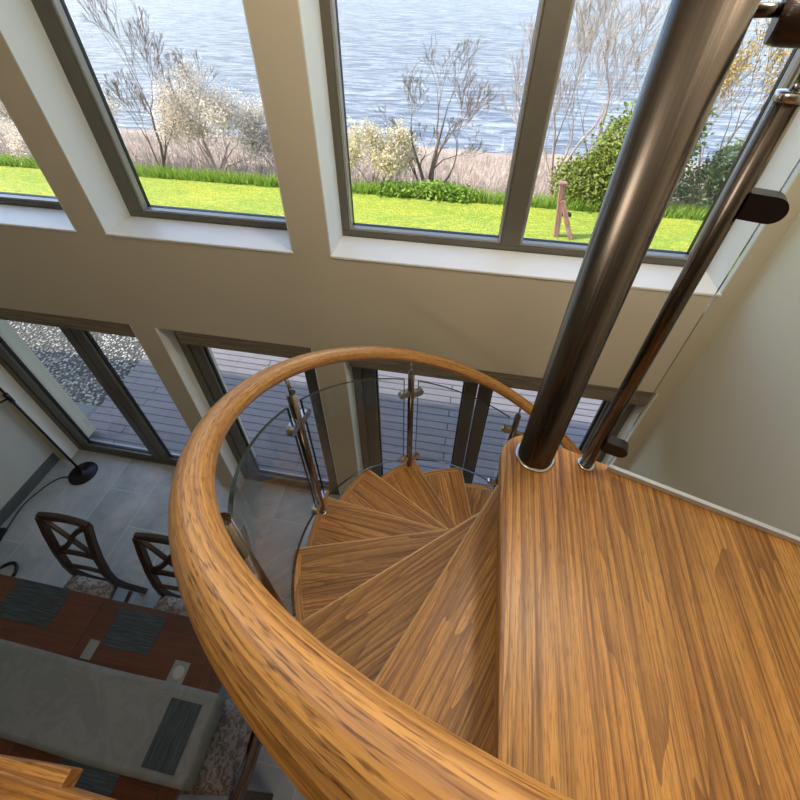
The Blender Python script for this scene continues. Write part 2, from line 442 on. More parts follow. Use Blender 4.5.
def door(n,x0,x1,mulls,label):
    root=empty('door_%d'%n,((x0+x1)/2,YF,0)); struct(root,label,'door'); ox,oy,oz=root.location
    yf=1.905
    def P(m,name,mat,bev=0):
        o=m.build(name,mat,root,bevel=bev); o.location=(-ox,-oy,-oz); return o
    for a,b in ((x0,x0+.006),(x1-.006,x1)): P(MB().box(a,b,YW,yf,0,ZD-.002),'door_reveal',M['reveal'])
    f=MB(); zt=2.0
    f.box(x0,x1,yf,yf+.08,0,.035); f.box(x0,x1,yf,yf+.08,zt,zt+.11)
    f.box(x0,x0+.07,yf,yf+.08,.035,zt); f.box(x1-.07,x1,yf,yf+.08,.035,zt)
    P(f,'door_frame',M['frame'],.005)
    # leaves
    cuts=[x0+.07]
    for m in mulls: cuts+=[m,m]
    cuts.append(x1-.07)
    for i in range(0,len(cuts),2):
        a,b=cuts[i]+.004,cuts[i+1]-.004; z0,z1=.04,zt-.004; st=.085
        l=MB(); y0,y1=yf+.01,yf+.07
        l.box(a,b,y0,y1,z0,z0+.075); l.box(a,b,y0,y1,z1-.09,z1); l.box(a,a+st,y0,y1,z0+.075,z1-.09); l.box(b-st,b,y0,y1,z0+.075,z1-.09)
        lf=P(l,'door_leaf',M['frame'],.006)
        g=MB(); e=.012
        a2,b2,z2,z3=a+st,b-st,z0+.075,z1-.09
        g.box(a2,b2,y0+.028,y0+.05,z2,z2+e); g.box(a2,a2+e,y0+.028,y0+.05,z2+e,z3); g.box(b2-e,b2,y0+.028,y0+.05,z2+e,z3)
        g.build('door_gasket',M['gasket'],lf)
        MB().box(a2+e,b2-e,y0+.036,y0+.042,z2+e,z3).build('door_pane',M['glass'],lf)
    P(MB().box(x0,x1,yf+.08,yf+.13,-.10,-.022),'outer_threshold',M['frame'],.004)
    P(MB().box(x0+.07,x1-.07,yf+.056,yf+.078,.035,.05),'threshold_strip',M['bead'],.002)
door(1,*OPEN[0],[-2.87],'double glazed terrace door beside the floor lamp')
door(2,*OPEN[1],[],'single glazed terrace door behind the curved oak handrail')
door(3,*OPEN[2],[.17],'double glazed terrace door behind the lower stair treads')
for n,(a,b,lab) in enumerate(((-3.98,-2.16,'brown timber lintel above the door beside the floor lamp'),(-1.83,-.89,'brown timber lintel above the single terrace door'),(-.66,1.12,'brown timber lintel crossing behind the steel newel post')),1):
    struct(MB().box(a,b,YW+.006,1.90,1.985,ZD).build('trim_%d'%n,M['lintel'],bevel=.006),lab,'lintel')

# ------------------------------------------------------------------ gallery edge (the floor the landing joins)
struct(MB().box(XL,.165,-5.,-.145,2.50,ZL-.002,grain='x').build('floor_gallery',M['oak']),'oak gallery floor above the dining table','floor')
n=MB()
pts=[(-.62+(-.62-XL)*(-i/14), -.100-.012*(i/14)**.5*0-.018*(1-cos(i/14*pi/2))*.6, ZL-.012) for i in range(15)]
top=[(x,y+.016) for x,y,_ in pts]
poly=[(-.617,-.145),(-.612,-.074)]+[(-.612-.08*i,-.074-.0042*i-.0006*i*i) for i in range(1,10)]+[(-1.34,-.145)]
n.prism(poly[::-1],ZL-.05,ZL-.004)
struct(n.build('trim_4',M['oak'],bevel=.004),'curved oak nosing piece at the gallery edge above the table','trim')
struct(MB().box(XL+.02,-.2,-.150,-.1,ZL-.06,ZL+.012).build('trim_5',M['oak'],bevel=.005),'long oak edge board of the gallery beside the curved nosing','trim')

# ------------------------------------------------------------------ spiral staircase
stair=empty('spiral_staircase',(CX,CY,0))
tag(stair,'oak and brushed steel spiral staircase with a curved handrail and glass panels','staircase')
def SP(m,name,mat,bevel=0,par=None,seg=2):
    o=m.build(name,mat,par or stair,bevel=bevel,seg=seg)
    if par is None: o.location=(-CX,-CY,0)
    return o
def pol(r,a,z=0): return (CX+r*cos(a),CY+r*sin(a),z)
# newel
SP(MB().cyl(CX,CY,0.012,3.93,.0505,48),'newel_post',M['steel'])
SP(MB().lathe(CX,CY,[(.052,ZL+.001),(.0585,ZL+.001),(.0585,ZL+.004),(.055,ZL+.006),(.052,ZL+.006)],48),'newel_collar',M['chrome'])
SP(MB().lathe(CX,CY,[(.0,3.93),(.052,3.93),(.052,3.945),(.03,3.957),(.001,3.96)],32),'newel_cap',M['steel'])
SP(MB().lathe(CX,CY,[(.001,0.),(.15,0.),(.15,.012),(.001,.012)],40),'base_plate',M['steel'])
# treads
TH=.042
def tread_poly():
    o=.074; rc=.076; back=DPH+radians(5.5)
    P=[]
    # nosing line: tangent to the inner collar, towards the outer rim (local x = radial at the nosing, downstream = -y)
    P.append((0.0,-o)); 
    a0=-math.asin(o/RT)
    P.append((RT*cos(a0)-.012,-o)); P.append((RT*cos(a0+.012),RT*sin(a0+.014)))
    N=20
    for i in range(1,N+1):
        a=a0+.02+(back-a0-.02)*i/N; P.append((RT*cos(a),RT*sin(a)))
    P.append((rc*cos(back+.9),rc*sin(back+.9)))
    for i in range(1,10):
        a=back+.9+(3*pi/2-back-.9)*i/10; P.append((rc*cos(a),rc*sin(a)))
    return P
tp=tread_poly()
def place_tread(o,k): 
    o.location=(0,0,ZL-k*RISE); o.rotation_euler=(0,0,PH0-k*DPH)
m=MB(); m.prism(tp,-TH,0,grain=.03)
t1=m.build('tread',M['oak'],stair,bevel=.010,seg=4); place_tread(t1,1)
sp_m=MB().lathe(0,0,[(.0525,-RISE+.002),(.066,-RISE+.002),(.066,-TH-.002),(.0525,-TH-.002)],36)
s1=sp_m.build('tread_spacer',M['steel'],t1)
# oak band round the outer rim and a paler strip painting the edge highlight along the nosing
eb=MB(); NB=24; a0=-math.asin(.074/RT)+.03; a1=DPH+radians(5.5)-.01
for i in range(NB+1):
    a=a0+(a1-a0)*i/NB
    for r_,z_ in ((RT-.034,.0006),(RT-.006,.0012),(RT+.0012,-.006),(RT+.0012,-TH+.002)): eb.v.append((r_*cos(a),r_*sin(a),z_))
for i in range(NB):
    for j in range(3):
        q=i*4+j; l0,l1=i*.018,(i+1)*.018
        eb.face((q,q+1,q+5,q+4),[(l0,j*.03),(l0,j*.03+.03),(l1,j*.03+.03),(l1,j*.03)],False)
s2=eb.build('edge_band',M['oak'],t1)
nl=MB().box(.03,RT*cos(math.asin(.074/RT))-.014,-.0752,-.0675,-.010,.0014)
s3=nl.build('nosing_highlight',M['oak_highlight'],t1,bevel=.003)
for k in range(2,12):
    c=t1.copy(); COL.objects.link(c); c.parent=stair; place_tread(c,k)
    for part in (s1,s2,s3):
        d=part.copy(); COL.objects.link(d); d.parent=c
# landing
fd=(.956,-.292); fn=(.292,.956)
R0=.082
ang0=math.atan2(fn[1],fn[0])
LP=[(CX-.100,CY-.02)]
L=[(.172,-.145)]
p_end=(XR-.004, None)
fx,fy=CX+fn[0]*.070,CY+fn[1]*.070
yend=fy+(XR-.004-fx)*fd[1]/fd[0]
poly=[(.172,-.9),(XR-.004,-.9),(XR-.004,yend)]
# rounded nose round the newel
px,py=fx,fy
for i in range(0,13):
    a=ang0+(pi-ang0)*i/12; rr=.070+(.1006-.070)*i/12
    poly.append((CX+rr*cos(a),CY+rr*sin(a)-.004*i/12))
poly.append((.172,-.146))
SP(MB().prism(poly,ZL-.06,ZL,grain=pi/2-.02),'landing',M['oak'],bevel=.007,seg=3)
# handrail
T0,T1=-.42,9.6
def rail_z(t): return ZL+.9566-t*RISE
N=150
hp=[pol(RR,PH0-(T0+(T1-T0)*i/N)*DPH,rail_z(T0+(T1-T0)*i/N)) for i in range(N+1)]
SP(MB().tube(hp,.0298,28),'handrail',M['oak_rail'])
# balusters
RB=.808
def dclamp(m,p,dirv,zc,L=.052,hh=.021,w=.012):
    """D-ended glass clamp: a short block with a rounded end pointing along dirv."""
    d=Vector((dirv[0],dirv[1],0)).normalized(); s=Vector((-d.y,d.x,0)); P0=Vector((p[0],p[1],zc))
    out=[]
    prof=[(0,-hh),(L-hh,-hh)]+[(L-hh+hh*sin(a),-hh*cos(a)) for a in [pi*i/10 for i in range(1,10)]]+[(L-hh,hh),(0,hh)]
    b=len(m.v); n_=len(prof)
    for sg in (-1,1):
        for x,z in prof: m.v.append(tuple(P0+d*x+s*(sg*w)+Vector((0,0,z))))
    m.face([b+i for i in range(n_)]); m.face([b+n_+i for i in range(n_)][::-1])
    for i in range(n_):
        j=(i+1)%n_; m.face((b+j,b+i,b+n_+i,b+n_+j))
    return m
BT=[0.05,2,4,6.08,8]
for t in BT:
    a=PH0-t*DPH; z=ZL-t*RISE; x,y,_=pol(RB,a)
    b=SP(MB().cyl(x,y,z,z+.855,.0165,20),'baluster',M['baluster_steel'])
    top=(CX+RR*cos(a),CY+RR*sin(a),rail_z(t)-.02)
    MB().tube([(x,y,z+.85),(x,y,z+.90),top],.006,10).build('rail_pin',M['chrome'],b)
    MB().lathe(x,y,[(.017,z+.001),(.021,z+.001),(.021,z+.005),(.017,z+.006)],20).build('foot_flange',M['chrome'],b)
    tang=(sin(a),-cos(a))
    for dz,sl in ((.10,0),(.70,0)):
        for sg in (1,-1):
            if (t==BT[0] and sg==-1): continue
            p=(x+tang[0]*sg*.012,y+tang[1]*sg*.012)
            # clamp follows the arc a little
            dv=(tang[0]*sg-.06*cos(a),tang[1]*sg-.06*sin(a))
            dclamp(MB(),p,dv,z+dz-sg*.012,L=.058).build('glass_clamp',M['chrome'],b)
# curved glass panels
def panel(ta,tb,da=.075,db=.80,r=RB-.002,th=.005):
    m=MB(); e=MB(); n_=24
    ts=[ta+(tb-ta)*i/n_ for i in range(n_+1)]
    V=[]
    for rr in (r-th,r+th):
        for t in ts:
            for d in (da,db): m.v.append(pol(rr,PH0-t*DPH,ZL-t*RISE+d))
    W=2*(n_+1)
    for i in range(n_):
        m.face((2*i,2*i+1,2*i+3,2*i+2),None,True); m.face((W+2*i+2,W+2*i+3,W+2*i+1,W+2*i),None,True)
    e.v=list(m.v)
    for i in range(n_):
        e.face((2*i+1,W+2*i+1,W+2*i+3,2*i+3)); e.face((2*i,2*i+2,W+2*i+2,W+2*i))
    e.face((0,W,W+1,1)); l=2*n_; e.face((l,l+1,W+l+1,W+l))
    o=SP(m,'glass_panel',M['bal_glass'])
    e.build('panel_edge',M['glass_edge'],o)
for a,b in ((.05,2),(2,4),(4,6.08),(6.08,8)): panel(a+.125,b-.125)
# landing guard: second post, flat glass, rail
gx,gy=.421,.7733
b=SP(MB().cyl(gx,gy,ZL,3.755,.0180,28),'guard_post',M['steel'])
MB().lathe(gx,gy,[(.0195,ZL+.001),(.025,ZL+.001),(.025,ZL+.004),(.0195,ZL+.005)],28).build('post_flange',M['chrome'],b)
MB().cyl(gx,gy,3.755,3.82,.007,12).build('rail_pin',M['chrome'],b)
MB().lathe(gx,gy,[(.0195,3.745),(.0205,3.75),(.0205,3.757),(.008,3.759)],28).build('post_cap',M['chrome'],b)
for dz in (.12,.808):
    dclamp(MB(),(gx+fd[0]*.015,gy+fd[1]*.015),fd,ZL+dz,L=.060,hh=.022,w=.015).build('glass_clamp',M['dark_metal'],b)
gm=MB(); ge=MB()
A=Vector((gx+fd[0]*.056+fn[0]*.012,gy+fd[1]*.056+fn[1]*.012,0)); lx=(XR-.03-A.x)/fd[0]; Bv=A+Vector((fd[0],fd[1],0))*lx; nn=Vector((fn[0],fn[1],0))*.005
z0,z1=ZL+.018,ZL+.90
for s in (-1,1):
    for p in (A,Bv):
        for z in (z0,z1): gm.v.append((p.x+nn.x*s,p.y+nn.y*s,z))
gm.face((0,1,3,2)); gm.face((6,7,5,4)); ge.v=list(gm.v)
ge.face((0,4,5,1)); ge.face((2,3,7,6)); ge.face((0,2,6,4)); ge.face((1,5,7,3))
go=SP(gm,'guard_glass',M['bal_glass']); ge.build('panel_edge',M['glass_edge'],go)
ch=MB(); ch.sweep_rect([(A.x,A.y,ZL+.010),(Bv.x,Bv.y,ZL+.010)],.012,.018)
SP(ch,'glass_channel',M['bead'])
rl=MB(); s0=Vector((gx,gy,3.835))-Vector((fd[0],fd[1],0))*.062; e0=Vector((gx,gy,3.835))+Vector((fd[0],fd[1],0))*((XR-.003-gx)/fd[0])
rl.tube([s0,s0+Vector((fd[0],fd[1],0))*.012,e0],[.027,.0298,.0298],24)
SP(rl,'guard_rail',M['dark_wood'])  # dark colour paints in the rail's shade against the light
SP(MB().tube([(CX+.045,CY-.006,3.845),tuple(s0+Vector((.01,-.003,.01)))],.008,12),'rail_link',M['steel'])

# ------------------------------------------------------------------ dining table and what lies on it
TZ=.76
tb=empty('dining_table',(-2.21,.015,0)); tag(tb,'dark reddish-brown dining table under the gallery','table')
def TP(m,name,mat,bevel=0):
    o=m.build(name,mat,tb,bevel=bevel); o.location=(2.21,-.015,0); return o
x0,x1,y0,y1=-3.30,-1.125,-.515,.545
TP(MB().box(x0+.12,-2.105,y0,y1,TZ-.035,TZ),'tabletop',M['table_wood'],.004)
TP(MB().box(-2.101,x1-.105,y0,y1,TZ-.035,TZ),'tabletop',M['table_wood'],.004)
TP(MB().box(x1-.103,x1,y0,y1,TZ-.035,TZ,grain='y'),'end_board',M['table_wood'],.004)
TP(MB().box(x0,x0+.118,y0,y1,TZ-.035,TZ,grain='y'),'end_board',M['table_wood'],.004)
TP(MB().box(x0+.1,x1-.1,y0+.08,y0+.105,TZ-.13,TZ-.036).box(x0+.1,x1-.1,y1-.105,y1-.08,TZ-.13,TZ-.036),'apron',M['table_wood'],.003)
for sx in (x0+.12,x1-.12):
    for sy in (y0+.11,y1-.11): TP(MB().tube([(sx,sy,0),(sx,sy,TZ-.036)],[.03,.045],4,smooth=False),'leg',M['table_wood'],.006)
# runner
def runner():
    m=MB(); nx,ny=70,14; xa,xb=-3.2,-1.125; rnd=random.Random(3)
    ly0,ly1=-.182,.212
    prof=[(xa+(xb-xa)*i/nx,TZ+.003) for i in range(nx+1)]
    prof+=[(xb+.006,TZ+.001),(xb+.009,TZ-.01)]+[(xb+.010+.004*math.sin(i*.5),TZ-.01-.155*i/8) for i in range(1,9)]
    for i,(x,z) in enumerate(prof):
        for j in range(ny+1):
            y=ly0+(ly1-ly0)*j/ny+ .004*math.sin(x*5+j*.1)
            wz=.0016*(math.sin(x*17+y*9)+math.sin(x*7.3-y*23)+1.5*math.sin((x*1.0+y*2.)*11))
            m.v.append((x if z>TZ else x+abs(wz)*2,y,z+(max(0,wz)+.001 if z>TZ else 0)))
    for i in range(len(prof)-1):
        for j in range(ny):
            a=i*(ny+1)+j; m.face((a,a+ny+1,a+ny+2,a+1),None,True)
    o=m.build('table_runner',M['runner']); md=o.modifiers.new('S','SOLIDIFY'); md.thickness=.002; md.offset=1
    return o
tag(runner(),'grey linen runner along the middle of the dining table hanging over its end','table runner')
def placemat(cx,cy,w,d,z,rot,label):
    m=MB(); n_=10
    m.box(-w/2,w/2,-d/2,d/2,0,.004)
    o=m.build('placemat',M['mat'],bevel=.0015); o.location=(cx,cy,z); o.rotation_euler=(0,0,rot)
    tag(o,label,'placemat','placemats on the dining table')
placemat(-2.56,.432,.405,.225,TZ+.0005,0,'dark teal woven placemat on bare wood before the chair nearest the floor lamp')
placemat(-1.795,.410,.325,.21,TZ+.0005,.02,'dark teal woven placemat between the two grey coasters')
placemat(-1.272,.007,.29,.19,TZ+.0095,pi/2,'dark teal placemat lying on the grey runner at the table end')
placemat(-1.63,-.30,.34,.23,TZ+.0005,0,'dark placemat between the runner and the gallery edge')
def coaster(cx,cy,w,d,ring,label):
    o=MB().box(-w/2,w/2,-d/2,d/2,0,.006).build('coaster',M['coaster'],bevel=.002); o.location=(cx,cy,TZ+.0005)
    if ring: MB().lathe(0,0,[(.024,.0055),(.036,.0055),(.036,.0068),(.024,.0068)],28).build('ring_motif',M['coaster_ring'],o)
    tag(o,label,'coaster','coasters on the dining table')
coaster(-2.0,.270,.068,.10,False,'plain grey coaster on the table near the plank joint')
coaster(-1.40,.262,.10,.115,True,'grey coaster with a pale round motif near the table end')

# ------------------------------------------------------------------ dining chairs
def make_chair():
    r=empty('dining_chair')
    def spath(x,sgn):
        return [(x*1.0,.262,0),(x,.235,.15),(x,.205,.32),(x,.190,.46),(x*1.01,.200,.58),(x*1.04,.235,.76),(x*1.08,.285,.94),(x*1.12,.335,1.085)]
    for sg in (-1,1):
        x=.165*sg
        MB().sweep_rect(spath(x,sg),.046,.044,up=(0,1,0)).build('back_post',M['dark_wood'],r,bevel=.005)
        MB().tube([(.215*sg,-.205,0),(.215*sg,-.205,.435)],[.019,.028],4,smooth=False).build('front_leg',M['dark_wood'],r,bevel=.004)
        MB().sweep_rect([(.205*sg,-.19,.17),(.172*sg,.20,.19)],.018,.03).build('stretcher',M['dark_wood'],r)
    sm=MB()
    # padded trapezoid seat
    nx,ny=12,12
    def edge(u,v):
        hw=.240+(.172-.240)*v
        return ((u*2-1)*hw, -.235+.415*v)
    base=[]
    for j in range(ny+1):
        for i in range(nx+1):
            x,y=edge(i/nx,j/ny); q=(1-abs(2*i/nx-1)**4)*(1-abs(2*j/ny-1)**4)
            sm.v.append((x,y,.445+.042*q**.5))
    for j in range(ny):
        for i in range(nx): a=j*(nx+1)+i; sm.face((a,a+1,a+nx+2,a+nx+1),None,True)
    bb=len(sm.v)
    for u,v in ((0,0),(1,0),(1,1),(0,1)): x,y=edge(u,v); sm.v.append((x,y,.42))
    rim=[[i for i in range(nx+1)],[j*(nx+1)+nx for j in range(ny+1)],[ny*(nx+1)+nx-i for i in range(nx+1)],[(ny-j)*(nx+1) for j in range(ny+1)]]
    for s_,ed in enumerate(rim): sm.face([bb+s_,bb+(s_+1)%4]+ed[::-1])
    sm.face((bb+3,bb+2,bb+1,bb))
    sm.build('seat',M['seat'],r)
    fr=MB(); fr.prism([(-.238,-.233),(.238,-.233),(.17,.178),(-.17,.178)],.375,.424); fr.build('seat_rail',M['dark_wood'],r,bevel=.004)
    # top rail, curved towards the back
    n_=12
    MB().sweep_rect([((i/n_*2-1)*.197,.338+.014*(1-(i/n_*2-1)**2),1.072+.006*(1-(i/n_*2-1)**2)) for i in range(n_+1)],.036,.078).build('top_rail',M['dark_wood'],r,bevel=.008)
    MB().sweep_rect([((i/n_*2-1)*.172,.236+.01*(1-(i/n_*2-1)**2),.75) for i in range(n_+1)],.024,.052).build('mid_rail',M['dark_wood'],r,bevel=.004)
    MB().sweep_rect([((i/n_*2-1)*.165,.199+.008*(1-(i/n_*2-1)**2),.575) for i in range(n_+1)],.022,.04).build('low_rail',M['dark_wood'],r,bevel=.004)
    for sg in (-1,1):
        pts=[]
        for i in range(n_+1):
            u=i/n_; x=sg*(-.176+.352*u); bow=.028*math.sin(pi*u)*(1)
            z=.76+.30*u + (-.05*math.sin(2*pi*u)*.6); y=.238+(.33-.238)*u
            pts.append((x,y,z))
        MB().sweep_rect(pts,.036,.026,up=(0,1,0)).build('cross_bar',M['dark_wood'],r,bevel=.003)
    return r
ch1=make_chair(); ch1.location=(-2.49,.52,0)
G='dark wooden dining chairs'
tag(ch1,'dark wooden dining chair with crossed back standing nearest the floor lamp','chair',G)
ch2=copy_tree(ch1); ch2.location=(-1.745,.515,0); tag(ch2,'dark wooden dining chair with crossed back partly hidden by the curved handrail','chair',G)
ch3=copy_tree(ch1); ch3.location=(-1.075,.012,0); ch3.rotation_euler=(0,0,-pi/2); tag(ch3,'dark dining chair with patterned seat at the end of the table','chair',G)

# ------------------------------------------------------------------ floor lamp, cable, loop
lx,ly=-3.62,1.66
lamp=empty('floor_lamp',(lx,ly,0)); tag(lamp,'black floor lamp with a round base standing by the corner','lamp')
def LPt(m,name,mat,bevel=0):
    o=m.build(name,mat,lamp,bevel=bevel); o.location=(-lx,-ly,0); return o
LPt(MB().lathe(lx,ly,[(.001,0),(.128,0),(.134,.006),(.132,.016),(.118,.022),(.02,.026),(.016,.05),(.001,.05)],40),'base',M['lamp_base'])
LPt(MB().tube([(lx,ly,.03),(lx-.01,ly,1.18)],.0105,14),'pole',M['dark_metal'])
LPt(MB().tube([(lx-.01,ly,1.14),(lx-.012,ly,1.24)],.019,14),'knuckle',M['black'])
LPt(MB().tube([(lx-.01,ly,1.2),(lx-.015,ly,1.62)],.008,12),'upper_pole',M['dark_metal'])
LPt(MB().tube([(lx-.01,ly,1.19),(lx-.08,ly-.20,1.22),(lx-.10,ly-.34,1.30)],.008,10),'reading_arm',M['dark_metal'])
LPt(MB().lathe(lx-.11,ly-.40,[(.02,1.36),(.03,1.36),(.06,1.24),(.056,1.24),(.018,1.352)],20),'reading_shade',M['black'])
LPt(MB().lathe(lx-.016,ly,[(.03,1.62),(.035,1.62),(.14,1.72),(.135,1.724),(.03,1.63)],32),'lamp_shade',M['black'])
cp=[(lx-.1,ly-.06,.008),(lx-.2,ly-.1,.008),(-3.89,1.45,.008),(-3.94,1.25,.008),(-3.90,1.02,.008),(-3.87,.90,.008),(-3.93,.80,.03)]
def smooth(pts,n=8):
    P=[Vector(p) for p in pts]; P=[P[0]]+P+[P[-1]]; out=[]
    for i in range(1,len(P)-2):
        for k in range(n):
            t=k/n; a,b,c,d=P[i-1],P[i],P[i+1],P[i+2]
            out.append(.5*((2*b)+(-a+c)*t+(2*a-5*b+4*c-d)*t*t+(-a+3*b-3*c+d)*t**3))
    out.append(P[-2]); return out
LPt(MB().tube(smooth(cp),.0055,8),'power_cord',M['black'])
pg=MB().box(-.03,.03,-.085,.085,.002,.05).build('power_strip',M['black'],bevel=.006); pg.location=(-3.90,.93,0); pg.rotation_euler=(0,0,.2)
tag(pg,'black power block on the floor beside the pale blue-grey wall','power block')
tag(MB().tube([(-3.58+.085*cos(a),.70+.07*sin(a),.02+.012*sin(2*a)) for a in [2*pi*i/28 for i in range(29)]],.014,10,caps=False).build('cable_coil',M['black']),'black coiled cable loop on the tiles at the table corner','cable')

# ------------------------------------------------------------------ outside
struct(MB().box(-4.1,6.,2.04,4.1,-.12,-.03).build('deck',M['deck']),'weathered grey timber deck outside the terrace doors','deck')
def grid(name,mat,xa,xb,ya,yb,nx,ny,zf):
    m=MB()
    for j in range(ny+1):
        for i in range(nx+1):
            x=xa+(xb-xa)*i/nx; y=ya+(yb-ya)*j/ny; m.v.append((x,y,zf(x,y)))
    for j in range(ny):
        for i in range(nx): a=j*(nx+1)+i; m.face((a,a+1,a+nx+2,a+nx+1),None,True)
    return m.build(name,mat)
tag(grid('gravel',M['gravel'],-9.,9.,2.0,5.6,2,2,lambda x,y:-.075),'pale gravel strip beyond the grey deck','gravel',kind='stuff')
struct(MB().box(-4.62,-4.1,2.05,2.5,-.11,-.035).build('paving',M['skirting'],bevel=.004),'dark stone paving slab beside the deck corner','paving')
def bz(y): return -.12 if y<9.25 else -.12-.21*(y-9.25)
rg=random.Random(5)
struct(grid('lawn',M['lawn'],-30,24,5.6,9.4,20,8,lambda x,y:-.12-.0*y),'bright yellow-green lawn','lawn')
struct(grid('ground_bank',M['bank'],-45,40,9.2,30,60,30,lambda x,y:bz(y)-.02+.10*math.sin(x*1.7+y)*math.sin(y*1.3-x*.4)*(1 if y>9.6 else 0)),'dry pinkish bank sloping to the shore','bank')
struct(grid('lake',M['lake'],-420,420,15,700,2,2,lambda x,y:-2.2),'rippled blue lake beyond the bank','lake')

def qleaf(m,p,s,rd,elong=1.6):
    """One small folded leaf (two triangles sharing the midrib)."""
    d=Vector((rd.gauss(0,1),rd.gauss(0,1),rd.gauss(0,.7))).normalized(); u=Vector((rd.gauss(0,1),rd.gauss(0,1),rd.gauss(0,1)))
    u=(u-d*u.dot(d)).normalized(); b=len(m.v); p=Vector(p); n_=d.cross(u)
    m.v+= [tuple(p),tuple(p+d*s*elong*.5+u*s*.42+n_*s*.15),tuple(p+d*s*elong),tuple(p+d*s*elong*.5-u*s*.42+n_*s*.15)]
    m.face((b,b+1,b+2)); m.face((b,b+2,b+3))
def branch(m,tips,p,d,L,r,lev,rd,spread,ratio,kids,gn=.12,up=.15):
    pts=[p]; rad=[r]; n_=4; q=Vector(p); dd=Vector(d)
    for i in range(n_):
        dd=(dd+Vector((rd.gauss(0,gn),rd.gauss(0,gn),rd.gauss(0,gn)+up*.25))).normalized(); q=q+dd*(L/n_); pts.append(q.copy()); rad.append(max(.004,r*(1-.16*(i+1))))
    m.tube(pts,rad,5 if lev>1 else 3,caps=False)
    if lev<=1: tips.extend(pts[1:])
    if lev==0: return
    for k in range(kids):
        i=rd.choice((2,3,4,4)) if k else 4
        ax=Vector((rd.gauss(0,1),rd.gauss(0,1),rd.gauss(0,.4))); ax=(ax-dd*ax.dot(dd)).normalized()
        nd=(dd+ax*spread*rd.uniform(.5,1.25)+Vector((0,0,up))).normalized()
        branch(m,tips,pts[i],nd,L*ratio*rd.uniform(.75,1.15),rad[i]*rd.uniform(.5,.72),lev-1,rd,spread,ratio,kids,gn,up)
def tree(name,base,stems,mat,seed,lev=4,kids=3,ratio=.68,spread=.6,leaf=None,nleaf=0,ls=.05,jit=.08,label='',cat='tree',fname='foliage',gn=.12,up=.15,group=None,gs=1.35):
    rd=random.Random(seed); m=MB(); tips=[]
    for (dx,dy,dz),L,r in stems:
        L*=gs; branch(m,tips,Vector((rd.uniform(-.06,.06),rd.uniform(-.06,.06),-.08)),Vector((dx,dy,dz)).normalized(),L,r,lev,rd,spread,ratio,kids,gn,up)
    root=empty(name,base); m.build('branches',mat,root)
    if leaf:
        f=MB()
        for i in range(nleaf):
            p=rd.choice(tips); qleaf(f,p+Vector((rd.gauss(0,jit),rd.gauss(0,jit),rd.gauss(0,jit))),ls*rd.uniform(.6,1.3),rd)
        f.build(fname,leaf,root)
    tag(root,label,cat,group); return root
def bush(name,base,lobes,leafmat,n,ls,seed,label,cat='shrub'):
    rd=random.Random(seed); root=empty(name,base); f=MB(); st=MB()
    for i in range(n):
        c,r=rd.choices(lobes,[l[1][0]*l[1][2] for l in lobes])[0]
        v=Vector((rd.gauss(0,1),rd.gauss(0,1),rd.gauss(0,1))).normalized()*rd.uniform(.55,1.0)**.45*(1+.13*rd.gauss(0,1))
        p=(c[0]+v.x*r[0],c[1]+v.y*r[1],max(.02,c[2]+v.z*r[2])); qleaf(f,p,ls*rd.uniform(.6,1.3),rd)
    for c,r in lobes:
        for k in range(5):
            e=(c[0]+rd.uniform(-.5,.5)*r[0],c[1]+rd.uniform(-.5,.5)*r[1],c[2]+r[2]*.6)
            st.tube([(rd.uniform(-.1,.1),rd.uniform(-.1,.1),-.06),(e[0]*.4,e[1]*.4,e[2]*.5),e],[.035,.025,.01],5,caps=False)
    st.build('stems',M['bark'],root); f.build('foliage',leafmat,root); tag(root,label,cat); return root

tree('bare_tree',(-8.0,9.75,bz(9.75)),[((.20,0,1),1.4,.05),((.55,.1,1),1.1,.035),((.0,.1,1),.95,.03),((.35,.2,1),1.2,.035)],M['bark'],11,lev=5,kids=3,ratio=.62,spread=.55,label='tall bare dark tree at the edge of the narrow window',up=.28,gs=1.15)
tree('blossom_bush',(-7.0,10.5,bz(10.5)),[((.05,0,1),.9,.045),((.5,.1,.8),.9,.04),((-.5,.0,.8),.8,.04),((1.0,.1,.7),.9,.035),((-.1,.3,1),.8,.04),((1.0,.2,.35),.8,.03),((-.9,.1,.4),.7,.03)],M['twig_pink'],12,lev=5,kids=3,ratio=.68,spread=.7,leaf=M['blossom'],nleaf=15000,ls=.042,jit=.14,label='cream blossom bush in front of the lake in the narrow window',cat='bush',fname='blossom',gs=1.0)
tree('low_scrub',(-5.3,10.9,bz(10.9)),[((.16*k,.1,1),.45,.015) for k in (-6,-4,-2,0,2,4,6)],M['twig_pink'],13,lev=4,kids=3,ratio=.72,spread=.7,leaf=M['blossom'],nleaf=4000,ls=.036,jit=.08,label='low pinkish scrub below the cream blossom bush',cat='shrub',fname='blossom',gs=1.1)
tree('blossom_bush',(-10.9,9.9,bz(9.9)),[((.1,0,1),.7,.04),((.6,.1,.8),.8,.035),((-.6,0,.8),.8,.035),((.2,.3,.6),.7,.03)],M['twig_pink'],14,lev=5,kids=3,ratio=.68,spread=.7,leaf=M['blossom'],nleaf=10000,ls=.042,jit=.14,label='pale blossom thicket seen through the corner window',cat='bush',fname='blossom',gs=1.1)
tree('budding_bush',(-2.5,9.9,bz(9.9)),[((.1,0,1),.5,.03),((.5,.1,.7),.55,.03),((-.5,.0,.7),.55,.03),((.25,.2,1),.6,.03),((.8,0,.4),.5,.02),((-.8,0,.4),.5,.02)],M['bark_pale'],15,lev=5,kids=3,ratio=.68,spread=.65,leaf=M['pale_leaf'],nleaf=9000,ls=.038,jit=.10,label='pale yellow budding bush beside the dark many-stemmed tree',cat='bush',gs=1.0)
